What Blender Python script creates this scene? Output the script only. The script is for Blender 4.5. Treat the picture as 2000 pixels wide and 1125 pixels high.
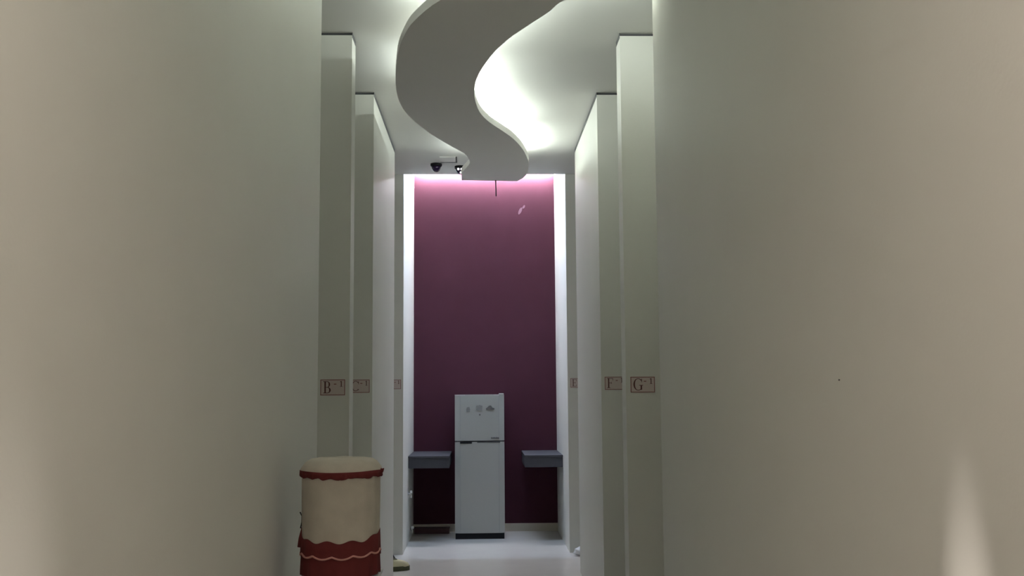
import bpy, bmesh, math, random
from mathutils import Vector, Matrix
random.seed(7)
for o in list(bpy.data.objects): bpy.data.objects.remove(o)
scene = bpy.context.scene
C = scene.collection
PI = math.pi
EYE = 1.73
# ------------------------------------------------------------------ camera
F, YAW, PITCH, ROLL = 2023.3, 0.0297, 0.0973, 0.0073
def axes():
    c, s = math.cos(YAW), math.sin(YAW)
    r, f0, z = Vector((c, -s, 0)), Vector((s, c, 0)), Vector((0, 0, 1))
    c, s = math.cos(PITCH), math.sin(PITCH)
    fw, up = c*f0 + s*z, -s*f0 + c*z
    c, s = math.cos(ROLL), math.sin(ROLL)
    return c*r - s*up, s*r + c*up, fw
RT, UP, FW = axes()
cd = bpy.data.cameras.new('camera'); cam = bpy.data.objects.new('camera', cd); C.objects.link(cam)
cd.sensor_width = 36; cd.lens = F/2000*36; cd.clip_start = .05
m = Matrix((RT, UP, -FW)).transposed().to_4x4(); m.translation = (0, 0, EYE)
cam.matrix_world = m
scene.camera = cam
# ------------------------------------------------------------------ world, exposure
w = bpy.data.worlds.new('world'); scene.world = w; w.use_nodes = True
w.node_tree.nodes['Background'].inputs[0].default_value = (.5, .5, .5, 1)
w.node_tree.nodes['Background'].inputs[1].default_value = .02
vs = scene.view_settings
vs.view_transform = 'Standard'; vs.look = 'None'; vs.gamma = 1; vs.use_curve_mapping = False
vs.exposure = 0.22
P_COVE, P_NICHE, P_LIP, P_REAR = 95.0, 345.0, 430.0, 78.0

# plan of the corridor, metres; Y runs away from the camera, Z up
XL, XR, HC = -.842, .924, EYE + 2.345
YN, YB, YB2, YC, YC2, YD, YP = 5.365, 6.647, 6.831, 8.027, 9.991, 11.178, 12.9
SOF = EYE + 2.12           # underside of the wavy panel

def ray(px, py):
    return RT*(px-1000) + UP*(562.5-py) + FW*F
def on_z(px, py, z):
    d = ray(px, py); return d*((z-EYE)/d.z) + Vector((0, 0, EYE))
def on_y(px, py, y):
    d = ray(px, py); return d*(y/d.y) + Vector((0, 0, EYE))

# ------------------------------------------------------------------ materials
def mat(name, col, rough=.6, metal=0, noise=0, nscale=8, bump=0, bscale=120, spec=.5, emit=None, estr=0, col2=None):
    m = bpy.data.materials.new(name); m.use_nodes = True
    nt = m.node_tree; b = nt.nodes['Principled BSDF']
    b.inputs['Base Color'].default_value = (*col, 1); b.inputs['Roughness'].default_value = rough
    b.inputs['Metallic'].default_value = metal; b.inputs['Specular IOR Level'].default_value = spec
    if emit:
        b.inputs['Emission Color'].default_value = (*emit, 1); b.inputs['Emission Strength'].default_value = estr
    if noise or bump:
        tc = nt.nodes.new('ShaderNodeTexCoord')
    if noise:
        n = nt.nodes.new('ShaderNodeTexNoise'); n.inputs['Scale'].default_value = nscale; n.inputs['Detail'].default_value = 6
        nt.links.new(tc.outputs['Object'], n.inputs['Vector'])
        mx = nt.nodes.new('ShaderNodeMix'); mx.data_type = 'RGBA'
        c2 = col2 or tuple(max(0, c*(1-noise)) for c in col)
        mx.inputs['A'].default_value = (*c2, 1); mx.inputs['B'].default_value = (*col, 1)
        nt.links.new(n.outputs['Fac'], mx.inputs['Factor']); nt.links.new(mx.outputs['Result'], b.inputs['Base Color'])
    if bump:
        n2 = nt.nodes.new('ShaderNodeTexNoise'); n2.inputs['Scale'].default_value = bscale
        nt.links.new(tc.outputs['Object'], n2.inputs['Vector'])
        bp = nt.nodes.new('ShaderNodeBump'); bp.inputs['Strength'].default_value = bump; bp.inputs['Distance'].default_value = .002
        nt.links.new(n2.outputs['Fac'], bp.inputs['Height']); nt.links.new(bp.outputs['Normal'], b.inputs['Normal'])
    return m
M = {
 'wall': mat('wall_paint', (.66, .655, .605), .55, noise=.06, nscale=2.5, bump=.15, bscale=90),
 'ceil': mat('ceiling_paint', (.70, .69, .65), .7, noise=.03, nscale=2),
 'soffit': mat('soffit_paint', (.84, .82, .79), .6, noise=.03, nscale=2),
 'purple': mat('purple_paint', (.062, .0185, .0300), .8, noise=.22, nscale=3, bump=.2, bscale=60, spec=.12),
 'floor': mat('floor_tile', (.66, .64, .60), .22, noise=.1, nscale=3),
 'base': mat('baseboard_tile', (.50, .46, .38), .35, noise=.1),
 'fridge': mat('fridge_silver', (.39, .395, .375), .38, metal=.25, noise=.04, nscale=40),
 'fridge_side': mat('fridge_side_grey', (.33, .34, .34), .5),
 'black': mat('black_plastic', (.008, .008, .010), .6, spec=.2),
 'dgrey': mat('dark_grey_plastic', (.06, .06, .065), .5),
 'shelf': mat('shelf_dark_grey', (.05, .05, .06), .55, noise=.15, nscale=12, spec=.3),
 'white': mat('white_plastic', (.75, .75, .73), .35),
 'cloth': mat('cream_cloth', (.58, .54, .46), .95, noise=.3, nscale=14, bump=.5, bscale=260, spec=.1),
 'red': mat('red_cloth', (.15, .030, .030), .9, noise=.25, nscale=25, bump=.5, bscale=260, spec=.15),
 'pink': mat('pink_piping', (.50, .25, .22), .9, spec=.1),
 'plate': mat('sign_plate_acrylic', (.56, .47, .44), .35),
 'signred': mat('sign_maroon_print', (.085, .018, .016), .45),
 'signrim': mat('sign_rim_maroon', (.20, .06, .05), .45),
 'chrome': mat('chrome', (.85, .85, .85), .18, metal=1),
 'box': mat('maroon_box', (.06, .015, .022), .5, noise=.2),
 'cream': mat('cream_rubber', (.66, .62, .42), .6, noise=.1),
 'sole': mat('olive_dark_sole', (.06, .065, .03), .7),
 'bag': mat('white_plastic_bag', (.8, .8, .82), .3),
 'chip': mat('pale_paint_chip', (.16, .09, .12), .7),
 'dome': mat('smoked_dome', (.02, .008, .04), .12),
 'lens': mat('camera_glint', (.9, .9, .92), .1, emit=(1, 1, 1), estr=1.6),
 'print': mat('magnet_print', (.05, .05, .05), .5, noise=.5, nscale=60, col2=(.16, .16, .15)),
 'paleprint': mat('magnet_pale_print', (.26, .26, .25), .5, noise=.4, nscale=70),
 'led_cove': mat('cove_tube', (.9, .9, .9), .4, emit=(.90, 1.0, .93), estr=P_COVE),
 'led_soft': mat('cove_tube_weak', (.9, .9, .9), .4, emit=(.88, 1.0, .98), estr=P_COVE*.3),
 'led_niche': mat('niche_tube', (.9, .9, .9), .4, emit=(.86, .88, 1.0), estr=P_NICHE),
 'led_lip': mat('lip_tube', (.9, .9, .9), .4, emit=(.56, .72, 1.0), estr=P_LIP),
 'led_rear': mat('added_lamp_diffuser', (.9, .9, .9), .4, emit=(1.0, .86, .76), estr=P_REAR),
 'water': mat('dispenser_body', (.68, .68, .66), .4),
}
# ------------------------------------------------------------------ mesh helpers
def box(bm, x0, x1, y0, y1, z0, z1, bevel=0):
    vs_ = [bm.verts.new((x, y, z)) for z in (z0, z1) for y in (y0, y1) for x in (x0, x1)]
    fs = [(0, 2, 3, 1), (4, 5, 7, 6), (0, 1, 5, 4), (2, 6, 7, 3), (0, 4, 6, 2), (1, 3, 7, 5)]
    faces = [bm.faces.new([vs_[i] for i in f]) for f in fs]
    if bevel:
        es = list({e for f in faces for e in f.edges})
        bmesh.ops.bevel(bm, geom=es, offset=bevel, segments=2, affect='EDGES', profile=.5)
    return bm
def bx(*a, **k): return box(bmesh.new(), *a, **k)
def lathe(bm, prof, n=48, cx=0, cy=0, fn=None, cap0=False, cap1=False):
    rows = []
    for r, z in prof:
        row = []
        for i in range(n):
            a = 2*PI*i/n
            rr, zz = fn(r, z, a) if fn else (r, z)
            row.append(bm.verts.new((cx+rr*math.cos(a), cy+rr*math.sin(a), zz)))
        rows.append(row)
    for p, q in zip(rows, rows[1:]):
        for i in range(n):
            bm.faces.new((p[i], p[(i+1) % n], q[(i+1) % n], q[i]))
    if cap0: bm.faces.new(rows[0][::-1])
    if cap1: bm.faces.new(rows[-1])
    return bm
def tube(bm, pts, r, n=8, taper=None):
    pts = [Vector(p) for p in pts]; rows = []
    for i, p in enumerate(pts):
        d = (pts[min(i+1, len(pts)-1)] - pts[max(i-1, 0)]).normalized()
        a = d.orthogonal().normalized() if i == 0 else (prev - d*prev.dot(d)).normalized()
        prev = a; b = d.cross(a)
        rr = r*(taper[i] if taper else 1)
        rows.append([bm.verts.new(p + a*rr*math.cos(2*PI*k/n) + b*rr*math.sin(2*PI*k/n)) for k in range(n)])
    for p, q in zip(rows, rows[1:]):
        for k in range(n): bm.faces.new((p[k], p[(k+1) % n], q[(k+1) % n], q[k]))
    bm.faces.new(rows[0][::-1]); bm.faces.new(rows[-1])
    return bm
def prism(bm, pts, z0, z1):
    a = [bm.verts.new((x, y, z0)) for x, y in pts]; b = [bm.verts.new((x, y, z1)) for x, y in pts]
    n = len(pts)
    bm.faces.new(a[::-1]); bm.faces.new(b)
    for i in range(n): bm.faces.new((a[i], a[(i+1) % n], b[(i+1) % n], b[i]))
    return bm
def obj(name, bm, m, parent=None, smooth=False, loc=None):
    bmesh.ops.recalc_face_normals(bm, faces=bm.faces)
    me = bpy.data.meshes.new(name); bm.to_mesh(me); bm.free()
    if smooth:
        for p in me.polygons: p.use_smooth = True
    me.materials.append(M[m])
    o = bpy.data.objects.new(name, me); C.objects.link(o)
    if parent: o.parent = parent
    if loc: o.location = loc
    return o
def tag(o, label, cat, group=None):
    o['label'] = label; o['category'] = cat
    if group: o['group'] = group
    return o
def thing(name, label, cat, loc=(0, 0, 0), rz=0, group=None):
    o = bpy.data.objects.new(name, None); C.objects.link(o); o.empty_display_size = .05
    o.location = loc; o.rotation_euler = (0, 0, rz)
    return tag(o, label, cat, group)
def struct(name, bm, m, parent=None, label=None):
    o = obj(name, bm, m, parent); o['kind'] = 'structure'
    if label: o['label'] = label
    return o

# ------------------------------------------------------------------ the setting
struct('floor', bx(-2.0, 2.0, -4, 13.2, -.1, 0), 'floor', label='pale glossy tiled floor of the corridor')
struct('ceiling', bx(-2.0, 2.0, -4, YD, HC, HC+.1), 'ceil', label='pale grey flat ceiling with cove light above the wavy panel')
struct('ceiling_niche', bx(-2.0, 2.0, YD-.2, 13.2, HC+.85, HC+.95), 'ceil', label='raised white ceiling over the purple niche')
struct('wall_niche_front', bx(-2.0, 2.0, YD-.16, YD, HC+.1, HC+.95), 'wall', label='hidden upstand wall above the corridor ceiling edge')
struct('wall_left_recess', bx(-2.0, -1.5, -4, YD, 0, HC), 'wall', label='back wall of the left door recesses')
struct('wall_right_recess', bx(1.58, 2.0, -4, YD, 0, HC), 'wall', label='back wall of the right door recesses')
struct('wall_rear', bx(-1.5, 1.58, -4, -3.8, 0, HC), 'wall', label='wall behind the viewer')
GAP = .021
def pier(name, x0, x1, y0, y1, inner, label, gap=True):
    bm = bmesh.new()
    if gap:
        box(bm, x0, x1, y0, y1, 0, HC-GAP)
        ix0, ix1 = (x0, x1-.0005) if inner > 0 else (x0+.0005, x1)
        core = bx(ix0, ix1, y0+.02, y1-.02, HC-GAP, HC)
    else:
        box(bm, x0, x1, y0, y1, 0, HC)
    o = struct(name, bm, 'wall', label=label)
    if gap:
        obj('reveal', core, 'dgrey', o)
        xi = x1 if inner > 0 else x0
        obj('painted_gap_shade', bx(xi-.0015, xi+.0015, y0+.002, y1-.002, HC-.034, HC-.001), 'dgrey', o)  # dark strip standing in for the shade of the gap along the ceiling
    return o
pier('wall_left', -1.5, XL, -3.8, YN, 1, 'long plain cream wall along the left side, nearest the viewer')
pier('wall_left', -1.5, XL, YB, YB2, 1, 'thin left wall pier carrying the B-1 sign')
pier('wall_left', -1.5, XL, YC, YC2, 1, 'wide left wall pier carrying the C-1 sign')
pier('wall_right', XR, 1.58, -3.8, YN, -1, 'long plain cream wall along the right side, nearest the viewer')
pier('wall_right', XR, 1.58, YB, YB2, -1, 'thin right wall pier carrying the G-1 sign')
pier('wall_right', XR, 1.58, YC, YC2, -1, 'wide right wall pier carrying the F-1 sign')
struct('wall_niche_left', bx(-2.0, XL, YD, 13.2, 0, HC+.85), 'wall', label='left side wall of the purple niche')
struct('wall_niche_right', bx(XR, 2.0, YD, 13.2, 0, HC+.85), 'wall', label='right side wall of the purple niche')
wb = struct('wall_back', bx(XL, XR, YP, 13.2, 0, HC+.85), 'purple', label='tall purple painted back wall of the niche behind the refrigerator')
# pale chips in the purple paint
for px, py, a, b in ((1016, 412, .018, .045), (1023, 404, .014, .022)):
    c = on_y(px, py, YP); bm = bmesh.new()
    prism(bm, [(a*math.cos(t*PI/5)*(1+.3*random.random()) + .4*b*math.sin(t*PI/5), b*math.sin(t*PI/5)) for t in range(10)], 0, .002)
    o = obj('paint_chip', bm, 'chip', wb); o.location = (c.x, YP, c.z); o.rotation_euler = (PI/2, 0, 0)
struct('baseboard_back', bx(XL, XR, YP-.015, YP, 0, .095), 'base', label='beige tile baseboard at the foot of the purple wall')
# niche lamps: tube behind a slim fascia at the head of the purple wall, and a tube on the ceiling lip
t = thing('niche_cove_light', 'bright white cove light glowing at the head of the purple wall', 'cove light', (0, YP, EYE+2.74))
obj('fascia', bx(XL+.002, XR-.002, -.135, -.12, -.012, .10), 'ceil', t)
obj('bracket', bx(XL+.002, XR-.002, -.135, 0, .085, .10), 'ceil', t)
obj('tube', bx(XL+.03, XR-.03, -.075, -.045, .0, .03), 'led_niche', t)
t = thing('lip_cove_light', 'cool white light tube mounted above the corridor ceiling edge facing the niche', 'cove light', (0, YD, HC+.52))
obj('holder', bx(XL+.02, XR-.02, 0, .045, .02, .035), 'white', t)
obj('tube', bx(XL+.05, XR-.05, .03, .05, -.01, .02), 'led_lip', t)
obj('shield', bx(XL+.02, XR-.02, .068, .073, -.045, .035), 'white', t)  # added plate, unseen, keeps the tube's light off the purple wall
obj('shield_top', bx(XL+.02, XR-.02, .045, .073, .0351, .04), 'white', t)
# added warm lamp, unseen overhead; deep drum keeps its light off the far piers
t = thing('added_warm_lamp', 'added warm lamp in a deep light-blocking drum, unseen above the viewer', 'lamp', (0.05, .6, HC))
obj('rim', lathe(bmesh.new(), [(.30, 0), (.30, -.23), (.275, -.23), (.275, 0)], 40), 'white', t, True)
obj('diffuser', lathe(bmesh.new(), [(.268, -.02), (.25, -.055), (.15, -.075), (.01, -.08)], 40, cap0=True, cap1=True), 'led_rear', t, True)
# added spots, unseen low in the side walls, that draw pale streaks opposite
def added_streak_light(x, y, z, aim, size, stretch, energy, label):
    ld = bpy.data.lights.new('streak_spot', 'SPOT'); ld.energy = energy; ld.color = (1, .9, .84); ld.spot_size = size; ld.spot_blend = 1; ld.shadow_soft_size = .01
    t = thing('added_streak_light', label, 'lamp', (x, y, z), 0 if x < 0 else PI)
    obj('housing', bx(-.001, .012, -.05, .05, -.05, .05, bevel=.004), 'white', t)
    lo = bpy.data.objects.new('bulb', ld); C.objects.link(lo); lo.parent = t; lo.location = (.03, 0, 0)
    d = Vector(aim) - Vector((x, y, z)); d.rotate(Matrix.Rotation(-t.rotation_euler.z, 3, 'Z'))
    lo.rotation_euler = d.to_track_quat('-Z', 'Y').to_euler(); lo.scale = (1, stretch, 1)
added_streak_light(XL, 1.2, .5, (XR, 2.00, .88), .15, 5, 120, 'added spot light, unseen low in the left wall')
added_streak_light(XR, 1.2, .5, (XL, 1.80, 1.0), .40, 2, 45, 'added spot light, unseen low in the right wall')

# ------------------------------------------------------------------ wavy hanging ceiling panel
LP = [(861, 0), (810, 40), (791, 67), (778.5, 98), (774, 130), (772.6, 158), (775, 182), (782, 203), (796, 224), (817, 243), (845, 264), (880, 285),
      (901, 296), (913, 306), (917.5, 317), (913, 325), (904, 335), (901, 340), (902, 352)]
RP = [(1104, 0), (1072.5, 23), (1027, 52.5), (992, 77), (964, 103), (943, 131), (931, 154), (926.5, 175), (928, 196), (937, 219), (955, 238), (979, 254),
      (1002.5, 271), (1020, 290), (1030.5, 310), (1033, 322), (1030, 338), (1021, 348), (1010, 354)]
Lw = [on_z(*p, SOF).to_2d() for p in LP]; Rw = [on_z(*p, SOF).to_2d() for p in RP]
# the ribbon goes on swinging overhead, out of the top of the frame
Lx = [(.20, 2.6), (.34, 3.3), (.42, 4.0), (.30, 4.7), (.02, 5.3)]
Rx = [(.62, 2.6), (.82, 3.3), (.90, 4.0), (.88, 4.7), (.72, 5.35)]
Lw = [Vector(p) for p in Lx] + Lw; Rw = [Vector(p) for p in Rx] + Rw
def spline(pts, k=4):
    out = []
    for i in range(len(pts)-1):
        p0, p1, p2, p3 = pts[max(i-1, 0)], pts[i], pts[i+1], pts[min(i+2, len(pts)-1)]
        for j in range(k):
            t = j/k
            out.append(.5*((2*p1) + (p2-p0)*t + (2*p0-5*p1+4*p2-p3)*t*t + (3*p1-p0-3*p2+p3)*t**3))
    return out + [pts[-1]]
Ls = spline(Lw[:-2]) + Lw[-2:]; Rs = spline(Rw[:-1]) + Rw[-1:]
def offset(line, d):
    out = []
    for i, p in enumerate(line):
        t = (line[min(i+1, len(line)-1)] - line[max(i-1, 0)]).normalized()
        out.append(p + Vector((t.y, -t.x))*d)
    return out
def ribbon(bm, A, B, z0, z1):
    n = min(len(A), len(B))
    def samp(L_, i):
        u = i*(len(L_)-1)/(n-1); k = min(int(u), len(L_)-2); return L_[k].lerp(L_[k+1], u-k)
    rows = []
    for i in range(n):
        a, b = samp(A, i), samp(B, i)
        rows.append([bm.verts.new((q.x, q.y, z)) for q, z in ((a, z0), (b, z0), (b, z1), (a, z1))])
    for p, q in zip(rows, rows[1:]):
        for k in range(4): bm.faces.new((p[k], p[(k+1) % 4], q[(k+1) % 4], q[k]))
    bm.faces.new(rows[0]); bm.faces.new(rows[-1][::-1])
    return bm
TH = .055
sof = thing('wavy_ceiling_panel', 'S-shaped grey plaster panel hanging below the ceiling, glowing along its edges', 'ceiling panel', (0, 0, SOF))
obj('panel', ribbon(bmesh.new(), Ls, Rs, 0, TH), 'soffit', sof)
midc = [a.lerp(b, .5) for a, b in zip(*[[L_[min(int(i*(len(L_)-1)/59), len(L_)-1)] for i in range(60)] for L_ in (Ls, Rs)])]
for a in (8, 20, 32, 44, 54):
    q = midc[a]
    obj('hanger', bx(q.x-.05, q.x+.05, q.y-.05, q.y+.05, TH, HC-SOF), 'soffit', sof)
def tube_run(line, y0, y1, d, r=.011, m='led_cove'):
    pts = [p for p in offset(line, d) if y0 <= p.y <= y1]
    if len(pts) < 2: return
    obj('light_tube', tube(bmesh.new(), [(p.x, p.y, TH+.016) for p in pts[::2] + ([pts[-1]] if len(pts) % 2 == 0 else [])], r, 6), m, sof)
for y0, y1, d, r in ((2.8, 3.9, -.06, .018), (4.2, 5.6, -.06, .020), (5.9, 6.9, -.05, .0065), (7.0, 8.9, -.03, .0065), (9.0, 10.0, -.04, .007)):
    tube_run(Rs, y0, y1, d, r)
for y0, y1, d, r in ((3.0, 4.3, .06, .012), (5.2, 6.1, .06, .0055), (6.8, 7.6, .04, .0025), (9.4, 10.0, .05, .010)):
    tube_run(Ls, y0, y1, d, r, 'led_soft')

# ------------------------------------------------------------------ refrigerator
FY, FX0, FX1 = 12.25, -.318, .262
fr = thing('refrigerator', 'silver two-door refrigerator with top freezer against the purple wall', 'refrigerator', ((FX0+FX1)/2, FY, 0), .012)
hw = (FX1-FX0)/2
obj('body', bx(-hw+.004, hw-.004, .055, .60, .02, 1.655, bevel=.006), 'fridge_side', fr)
obj('plinth', bx(-hw+.006, hw-.006, .012, .06, 0, .064), 'black', fr)
def fdoor(name, z0, z1):
    bm = bmesh.new(); n = 10; pts = []
    for i in range(n+1):
        x = -hw + 2*hw*i/n; e = abs(2*i/n-1)
        pts.append((x, .004 + .010*e**3 + (.012 if i in (0, n) else 0)))
    pts += [(hw, .052), (-hw, .052)]
    return obj(name, prism(bm, pts, z0, z1), 'fridge', fr)
fd = fdoor('freezer_door', 1.132, 1.665); rd = fdoor('fresh_food_door', .068, 1.118)
for x in (-hw+.065, hw-.065):
    obj('groove', bx(x-.003, x+.003, .0035, .01, 1.15, 1.66), 'fridge_side', fd)
    obj('groove', bx(x-.003, x+.003, .0035, .01, .075, 1.10), 'fridge_side', rd)
obj('gasket', bx(-hw+.006, hw-.006, .02, .05, 1.116, 1.134), 'dgrey', fr)
obj('handle', bx(-hw+.06, -hw+.20, .0, .02, 1.098, 1.118, bevel=.004), 'black', rd)
obj('handle', bx(-.03, hw-.05, .002, .02, 1.106, 1.118, bevel=.003), 'dgrey', rd)
bm = bmesh.new()
for i in range(9): box(bm, hw-.155+i*.0105, hw-.155+i*.0105+.0075, .001, .006, 1.152, 1.152+(.016 if i % 3 else .020))
obj('badge', bm, 'dgrey', fd)
obj('hinge_cover', bx(hw-.06, hw-.004, .01, .10, 1.665, 1.682, bevel=.004), 'fridge', fr)
obj('top_highlight', bx(-hw, hw-.06, .006, .05, 1.662, 1.668), 'white', fd)  # white strip drawn for the highlight along the door's top edge
def magnet(px, py, pts, m, label):
    p = on_y(px, py, FY); bm = prism(bmesh.new(), pts, 0, .006)
    o = obj('fridge_magnet', bm, m); o.location = (p.x, FY+.004, p.z); o.rotation_euler = (PI/2, 0, 0)
    return tag(o, label, 'magnet', 'magnets on the freezer door')
magnet(914.5, 800, [(-.02, -.03), (.018, -.028), (.022, 0), (.014, .03), (-.016, .026), (-.024, .004)], 'paleprint', 'faint pale grey magnet, leftmost of three on the freezer door')
magnet(936, 797, [(-.036, -.026), (.034, -.03), (.038, .026), (.01, .034), (-.034, .028)], 'paleprint', 'grey square magnet, middle of three on the freezer door')
magnet(957, 797, [(-.045, -.022), (-.01, -.014), (.05, -.02), (.052, 0), (.03, .004), (.012, .03), (-.012, .028), (-.03, .008), (-.048, -.004)], 'print', 'dark vehicle-shaped magnet, rightmost of three on the freezer door')
magnet(937, 810, [(-.008, -.009), (.008, -.009), (.009, .008), (-.007, .009)], 'print', 'tiny dark magnet below the row of three on the freezer door')

# ------------------------------------------------------------------ wall shelves
def shelf(x0, x1, label):
    t = thing('wall_shelf', label, 'shelf', ((x0+x1)/2, YP, .84), group='dark ledges beside the refrigerator')
    h = (x1-x0)/2
    obj('top', bx(-h, h, -.95, 0, .115, .137, bevel=.002), 'shelf', t)
    obj('apron', bx(-h+.004, h-.004, -.945, -.925, 0, .115), 'shelf', t)
    e = (h-.024, h-.004) if x0 < 0 else (-h+.004, -h+.024)
    obj('side_panel', bx(*e, -.925, 0, 0, .115), 'shelf', t)
    obj('underside', bx(-h+.004, h-.004, -.925, 0, .004, .016), 'shelf', t)
shelf(XL, -.372, 'dark grey floating ledge left of the refrigerator')
shelf(.485, XR, 'dark grey floating ledge right of the refrigerator')
bt = thing('flat_box', 'flat dark maroon box on the floor under the left ledge', 'box', (-.60, 12.80, 0))
obj('body', bx(-.22, .20, -.06, .07, 0, .058, bevel=.003), 'box', bt)
obj('lid', bx(-.225, .205, -.065, .072, .058, .068, bevel=.002), 'box', bt)

# ------------------------------------------------------------------ room signs
def rect(bm, x0, y0, x1, y1): prism(bm, [(x0, y0), (x1, y0), (x1, y1), (x0, y1)], 0, .002)
def arc(bm, cx, cy, rx, ry, a0, a1, thin, thick, n=20):
    prev = None
    for i in range(n+1):
        a = math.radians(a0+(a1-a0)*i/n); wd = thin+(thick-thin)*abs(math.cos(a))**1.5
        c, s = math.cos(a), math.sin(a)
        q = [(cx+(rx-wd)*c, cy+(ry-max(thin, wd*.6))*s), (cx+rx*c, cy+ry*s)]
        if prev: prism(bm, [prev[0], prev[1], q[1], q[0]], 0, .002)
        prev = q
def glyph(ch):
    # unit height, serif capitals
    bm = bmesh.new(); T, t = .125, .05
    if ch in 'BDEF':
        rect(bm, .10, 0, .10+T, 1); rect(bm, 0, 0, .34, t); rect(bm, 0, 1-t, .34, 1)
    if ch == 'B':
        arc(bm, .33, .735, .25, .265, -90, 90, t, T); arc(bm, .34, .26, .30, .26, -90, 90, t, T*1.1); rect(bm, .2, .47, .36, .52)
    if ch == 'D':
        arc(bm, .30, .5, .42, .5, -90, 90, t, T)
    if ch in 'EF':
        rect(bm, .1, 1-t, .62, 1); rect(bm, .575, .76, .62, 1); rect(bm, .2, .49, .46, .54); rect(bm, .43, .40, .47, .63)
    if ch == 'E':
        rect(bm, .1, 0, .64, t); rect(bm, .60, 0, .645, .25)
    if ch in 'CG':
        arc(bm, .42, .5, .42, .51, 42, 318, t, T*1.1); rect(bm, .70, .68, .745, .98)
    if ch == 'C': rect(bm, .70, .06, .735, .20)
    if ch == 'G': rect(bm, .62, .05, .62+T, .42); rect(bm, .50, .40, .84, .45)
    if ch == '1':
        rect(bm, .15, 0, .15+T*1.2, 1); rect(bm, .0, 0, .45, t*1.3); prism(bm, [(0, .80), (.15, .86), (.15, 1), (0, .87)], 0, .002)
    if ch == '-': rect(bm, 0, 0, 1, .35)
    return bm
def sign(ch, x0, y, zc, label):
    W, H = .156, .100
    t = thing('room_sign', label, 'sign', (x0, y, zc), 0, 'room number signs')
    def put(name, bm, m, x, z, sc, d=.004, sx=1):
        o = obj(name, bm, m, t); o.location = (x, -d, z); o.rotation_euler = (PI/2, 0, 0); o.scale = (sc*sx, sc, 1); return o
    obj('plate', bx(0, W, -.004, 0, 0, H), 'plate', t)
    for a in ((0, W, 0, .0045), (0, W, H-.0045, H), (0, .0045, .0045, H-.0045), (W-.0045, W, .0045, H-.0045)):
        obj('border', bx(a[0], a[1], -.0055, -.004, a[2], a[3]), 'signrim', t)
    put('letter', glyph(ch), 'signred', .018, .013, .076, sx=.98)
    put('dash', glyph('-'), 'signrim', .085, .068, .016)
    put('numeral', glyph('1'), 'signred', .124, .054, .036)
sign('B', -1.025, YB, EYE-.031, 'maroon-edged sign reading B-1 on the left thin pier')
sign('C', -1.018, YC, EYE-.019, 'maroon-edged sign reading C-1, half hidden behind the left thin pier')
sign('D', -1.022, YD, EYE+.010, 'faint sign ending in -1 at the left corner of the niche')
sign('E', .954, YD, EYE+.012, 'faint sign with a cut-off letter E at the right corner of the niche')
sign('F', .951, YC, EYE-.010, 'maroon-edged sign reading F-1 beside the right thin pier')
sign('G', .953, YB, EYE-.027, 'maroon-edged sign reading G-1 on the right thin pier')

# ------------------------------------------------------------------ water bottle cover on a dispenser
GY = 4.40; GC = on_y(666, 1000, GY); R0 = .5*(on_y(746, 1000, GY).x - on_y(586, 1000, GY).x) - .006
zrim = on_y(666, 916, GY).z; zbot = on_y(666, 1119, GY).z; zband = on_y(666, 1060, GY-.15).z; zpipe = on_y(666, 1091, GY-.15).z
dis = thing('water_dispenser', 'white water dispenser under the red and cream cloth cover by the left wall', 'water dispenser', (GC.x, GY, 0))
obj('body', bx(-.155, .155, -.15, .16, .03, zbot-.03, bevel=.015), 'water', dis)
obj('top_cap', bx(-.16, .16, -.155, .165, zbot-.03, zbot-.004, bevel=.01), 'water', dis)
obj('foot', bx(-.14, .14, -.13, .14, 0, .03), 'dgrey', dis)
obj('recess_panel', bx(-.11, .11, -.156, -.15, zbot-.33, zbot-.08), 'dgrey', dis)
obj('drip_tray', bx(-.10, .10, -.23, -.15, zbot-.40, zbot-.365, bevel=.006), 'dgrey', dis)
for x in (-.05, .05): obj('tap', tube(bmesh.new(), [(x, -.15, zbot-.12), (x, -.19, zbot-.12), (x, -.19, zbot-.16)], .012), 'white', dis, True)
cov = thing('bottle_cover', 'cream cloth bottle cover with red ruffles standing by the left wall', 'cloth cover', (GC.x, GY, zbot))
H = zrim - zbot
def fold(r, z, a): return r*(1+.008*math.sin(9*a+1)+.006*math.sin(17*a+z*9)), z
obj('sleeve', lathe(bmesh.new(), [(R0*.945, 0), (R0*.955, H*.15), (R0*.97, H*.4), (R0*.985, H*.7), (R0*.99, H*.9), (R0*.985, H*.985)], 96, fn=fold), 'cloth', cov, True)
def fold2(r, z, a): return r*(1+.006*math.sin(7*a+2)), z + .002*math.sin(5*a)
cap = obj('cap', lathe(bmesh.new(), [(R0*1.03, H-.004), (R0*1.02, H+.006), (R0*.97, H+.018), (R0*.90, H+.032), (R0*.80, H+.041), (R0*.6, H+.046), (R0*.3, H+.048), (.004, H+.048)], 96, fn=fold2, cap1=True), 'cloth', cov, True)
def ruff(r, z, a):
    k = max(0, (H-.002-z)/.032)
    return r + k*.004*math.sin(26*a+1.3*math.sin(5*a)), z - k*.0035*math.sin(13*a+math.sin(3*a)*2) - .0015*math.sin(3*a)
obj('ruffle', lathe(bmesh.new(), [(R0*1.0, H-.001), (R0*1.045, H-.002), (R0*1.04, H-.014), (R0*1.035, H-.026), (R0*1.0, H-.03)], 180, fn=ruff), 'red', cap, True)
obj('ruffle_corner', tube(bmesh.new(), [(R0*.99, -.02, H-.004), (R0*1.05, -.025, H-.006), (R0*1.10, -.03, H+.003)], .009, 8, [1.2, 1, .2]), 'red', cap, True)
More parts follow.
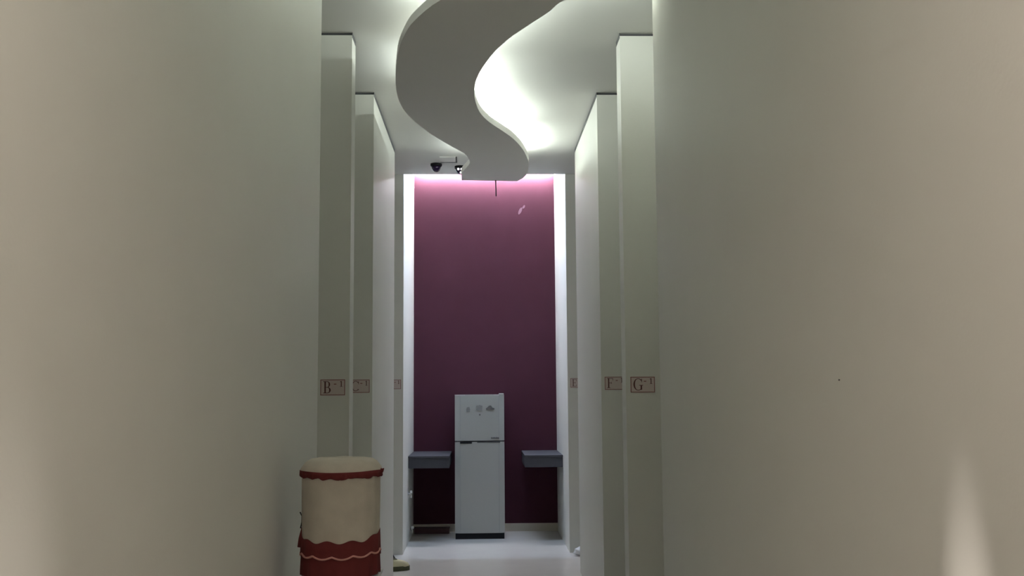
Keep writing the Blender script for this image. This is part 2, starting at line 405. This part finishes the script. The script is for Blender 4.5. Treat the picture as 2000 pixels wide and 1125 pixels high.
# lower ruffles: angle a is measured from +X; the viewer looks along +Y, so the front is a = -90 deg
zb, zp = zband - zbot, zpipe - zbot
def wave(a):
    s = math.cos(a)             # +1 right, -1 left as seen
    return .006*math.sin(10*a+.6) + (.030*max(0, s)**6) + (.034*max(0, -s)**10)
def upper(r, z, a):
    k = (z-zp)/(zb-zp)
    return r + .003*math.sin(20*a)*(1-k), z + wave(a)*k
obj('red_band', lathe(bmesh.new(), [(R0*.975, zb+.001), (R0*.992, zb), (R0*.993, (zb+zp)/2), (R0*.995, zp-.004)], 180, fn=upper), 'red', cov, True)
scal = lambda a: .011*(1-abs(math.sin(6*a+.5))) + .012*max(0, math.cos(a))**2 + .004*max(0, -math.cos(a))**2
pts = [((R0*1.003)*math.cos(2*PI*i/160), (R0*1.003)*math.sin(2*PI*i/160), zp-.004+scal(2*PI*i/160)) for i in range(161)]
obj('piping', tube(bmesh.new(), pts, .0042, 6), 'pink', cov, True)
def lower(r, z, a):
    k = max(0, (zp-z)/zp); return r + k*.005*math.sin(16*a), z - .003*math.sin(8*a)*k
obj('skirt', lathe(bmesh.new(), [(R0*.985, zp+.012), (R0*.987, zp*.7), (R0*.985, zp*.35), (R0*.98, .002)], 180, fn=lower), 'red', cov, True)
# tie at the left seam
bl = on_y(589, 1040, GY); bs = Vector((bl.x-GC.x, 0, bl.z-zbot))
obj('bow', tube(bmesh.new(), [bs+Vector((.004, -.03, -.055)), bs+Vector((.006, -.03, -.02)), bs+Vector((.014, -.03, .016)), bs+Vector((.006, -.03, .026))], .013, 8, [1.2, 1, .9, .3]), 'red', cov, True)
obj('tie_string', tube(bmesh.new(), [bs+Vector((-.001, -.02, .02)), bs+Vector((.004, -.02, .045)), bs+Vector((.004, -.02, .07)), bs+Vector((-.004, -.02, .086))], .0028, 6), 'black', cov, True)

# ------------------------------------------------------------------ things on the ceiling
def dome(px, py, label, glint):
    p = on_z(px, py, HC)
    t = thing('security_camera', label, 'camera', (p.x, p.y, HC), group='dome cameras on the ceiling')
    obj('base', lathe(bmesh.new(), [(.060, 0), (.060, -.022), (.052, -.03)], 32, cap0=True, cap1=True), 'black', t, True)
    obj('dome', lathe(bmesh.new(), [(.050, -.028), (.046, -.05), (.036, -.07), (.020, -.083), (.003, -.087)], 32, cap0=True, cap1=True), 'dome', t, True)
    if glint:  # small glowing beads drawn for the bright glints on the camera
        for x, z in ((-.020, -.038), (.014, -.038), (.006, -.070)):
            obj('glint_bead', lathe(bmesh.new(), [(.002, .012), (.009, .009), (.012, 0), (.009, -.009), (.002, -.012)], 12, cap0=True, cap1=True), 'lens', t, True, loc=(x, -.046 if z > -.05 else -.03, z))
dome(852, 320, 'black dome security camera left of the access panel corner', False)
dome(899, 325, 'black security camera with white glints beside the wavy panel end', True)
a = on_z(860, 316, HC); b = on_z(893, 316, HC); c = on_z(894, 306, HC)
t = thing('access_panel', 'small square access panel in the ceiling near the black cameras', 'hatch', (b.x, b.y, HC))
wx, wy = b.x-a.x, b.y-c.y
obj('panel', bx(-wx, -.012, -wy, -.012, -.006, 0), 'ceil', t)
obj('seal', bx(-wx, 0, -.012, 0, -.010, 0), 'dgrey', t)
obj('seal', bx(-.008, 0, -wy, -.012, -.010, 0), 'dgrey', t)
p = on_z(968, 352, SOF)
t = thing('hanging_cable', 'short dark cable hanging from the far end of the wavy panel', 'cable', (p.x, p.y, SOF))
obj('clip', lathe(bmesh.new(), [(.010, 0), (.010, -.006), (.006, -.010)], 12, cap0=True, cap1=True), 'dgrey', t)
obj('cord', tube(bmesh.new(), [(0, 0, -.006), (.001, 0, -.06), (.003, 0, -.11), (.004, 0, -.165)], .0055, 8), 'black', t, True)

# ------------------------------------------------------------------ small things low down
def loft(bm, secs, n=14):
    rows = [[bm.verts.new((cx+w_*math.cos(2*PI*k/n), y, cz+h_*math.sin(2*PI*k/n) if math.sin(2*PI*k/n) > 0 else cz+.25*h_*math.sin(2*PI*k/n))) for k in range(n)] for y, cx, cz, w_, h_ in secs]
    for p, q in zip(rows, rows[1:]):
        for k in range(n): bm.faces.new((p[k], p[(k+1) % n], q[(k+1) % n], q[k]))
    bm.faces.new(rows[0][::-1]); bm.faces.new(rows[-1]); return bm
p = on_z(780, 1116, 0)
t = thing('shoe', 'cream shoe with dark sole on the floor by the wide left pier', 'shoe', (p.x-.03, p.y+.05, 0), -1.2); t.scale = (1.15, 1.1, 1.25)
obj('sole', prism(bmesh.new(), [(.045*math.sin(k*PI/8)*(1+.15*math.cos(k*PI/8)), .12*math.cos(k*PI/8)) for k in range(16)], 0, .035), 'sole', t)
obj('upper', loft(bmesh.new(), [(-.112, 0, .034, .02, .03), (-.09, 0, .034, .036, .055), (-.04, 0, .034, .04, .062), (.02, 0, .034, .044, .05), (.07, 0, .034, .044, .036), (.105, 0, .034, .026, .02)]), 'cream', t, True)
obj('opening', loft(bmesh.new(), [(-.085, 0, .084, .014, .006), (-.06, 0, .090, .024, .008), (-.02, 0, .090, .022, .006), (.0, 0, .084, .012, .006)]), 'sole', t, True)
p0, p1 = on_y(767, 1084, 10.45), on_y(776, 1099, 10.40)
o = obj('black_cord', tube(bmesh.new(), [p0+Vector((-.16, .12, .10)), p0+Vector((-.05, .03, .045)), p0, p1, p1+Vector((.004, -.01, -.03))], .008, 8), 'black', smooth=True)
tag(o, 'short black cord end poking out behind the wide left pier above the shoe', 'cord')
p = on_z(1131, 1084, 0)
bm = bmesh.new(); bmesh.ops.create_icosphere(bm, subdivisions=3, radius=.06)
for v in bm.verts:
    q = v.co*40
    k = 1+.16*math.sin(q.x*1.7+q.y)+.14*math.sin(q.y*2.3-q.z*1.3)+.1*math.sin(q.z*3.1+q.x)
    v.co = Vector((v.co.x*k, v.co.y*k, max(-.045, v.co.z*k*.8)))
o = obj('plastic_bag', bm, 'bag', smooth=True); o.location = (p.x+.01, p.y-.04, .045)
tag(o, 'crumpled white plastic bag on the floor at the right corner of the niche', 'bag')
def fitting(y, z, label):
    t = thing('wall_valve', label, 'valve', (XL, y, z), group='pipe valves low on the niche wall')
    obj('flange', tube(bmesh.new(), [(0, 0, 0), (.006, 0, 0)], .022, 16), 'chrome', t, True)
    obj('pipe', tube(bmesh.new(), [(.004, 0, 0), (.03, 0, 0), (.036, 0, -.01), (.036, 0, -.045)], .009, 10), 'chrome', t, True)
    obj('handle', bx(.024, .05, -.008, .008, .004, .035, bevel=.003), 'white', t)
fitting(11.92, .56, 'small shiny valve on the left niche wall below the ledge')
fitting(12.18, .13, 'small shiny valve on the left niche wall near the floor')
o = obj('nail', tube(bmesh.new(), [(0, 0, 0), (-.003, 0, 0)], .002, 8), 'dgrey')
d = ray(1640, 742); q = d*(XR/d.x); o.location = (XR, q.y, q.z+EYE)
tag(o, 'tiny dark nail in the long right wall', 'nail')
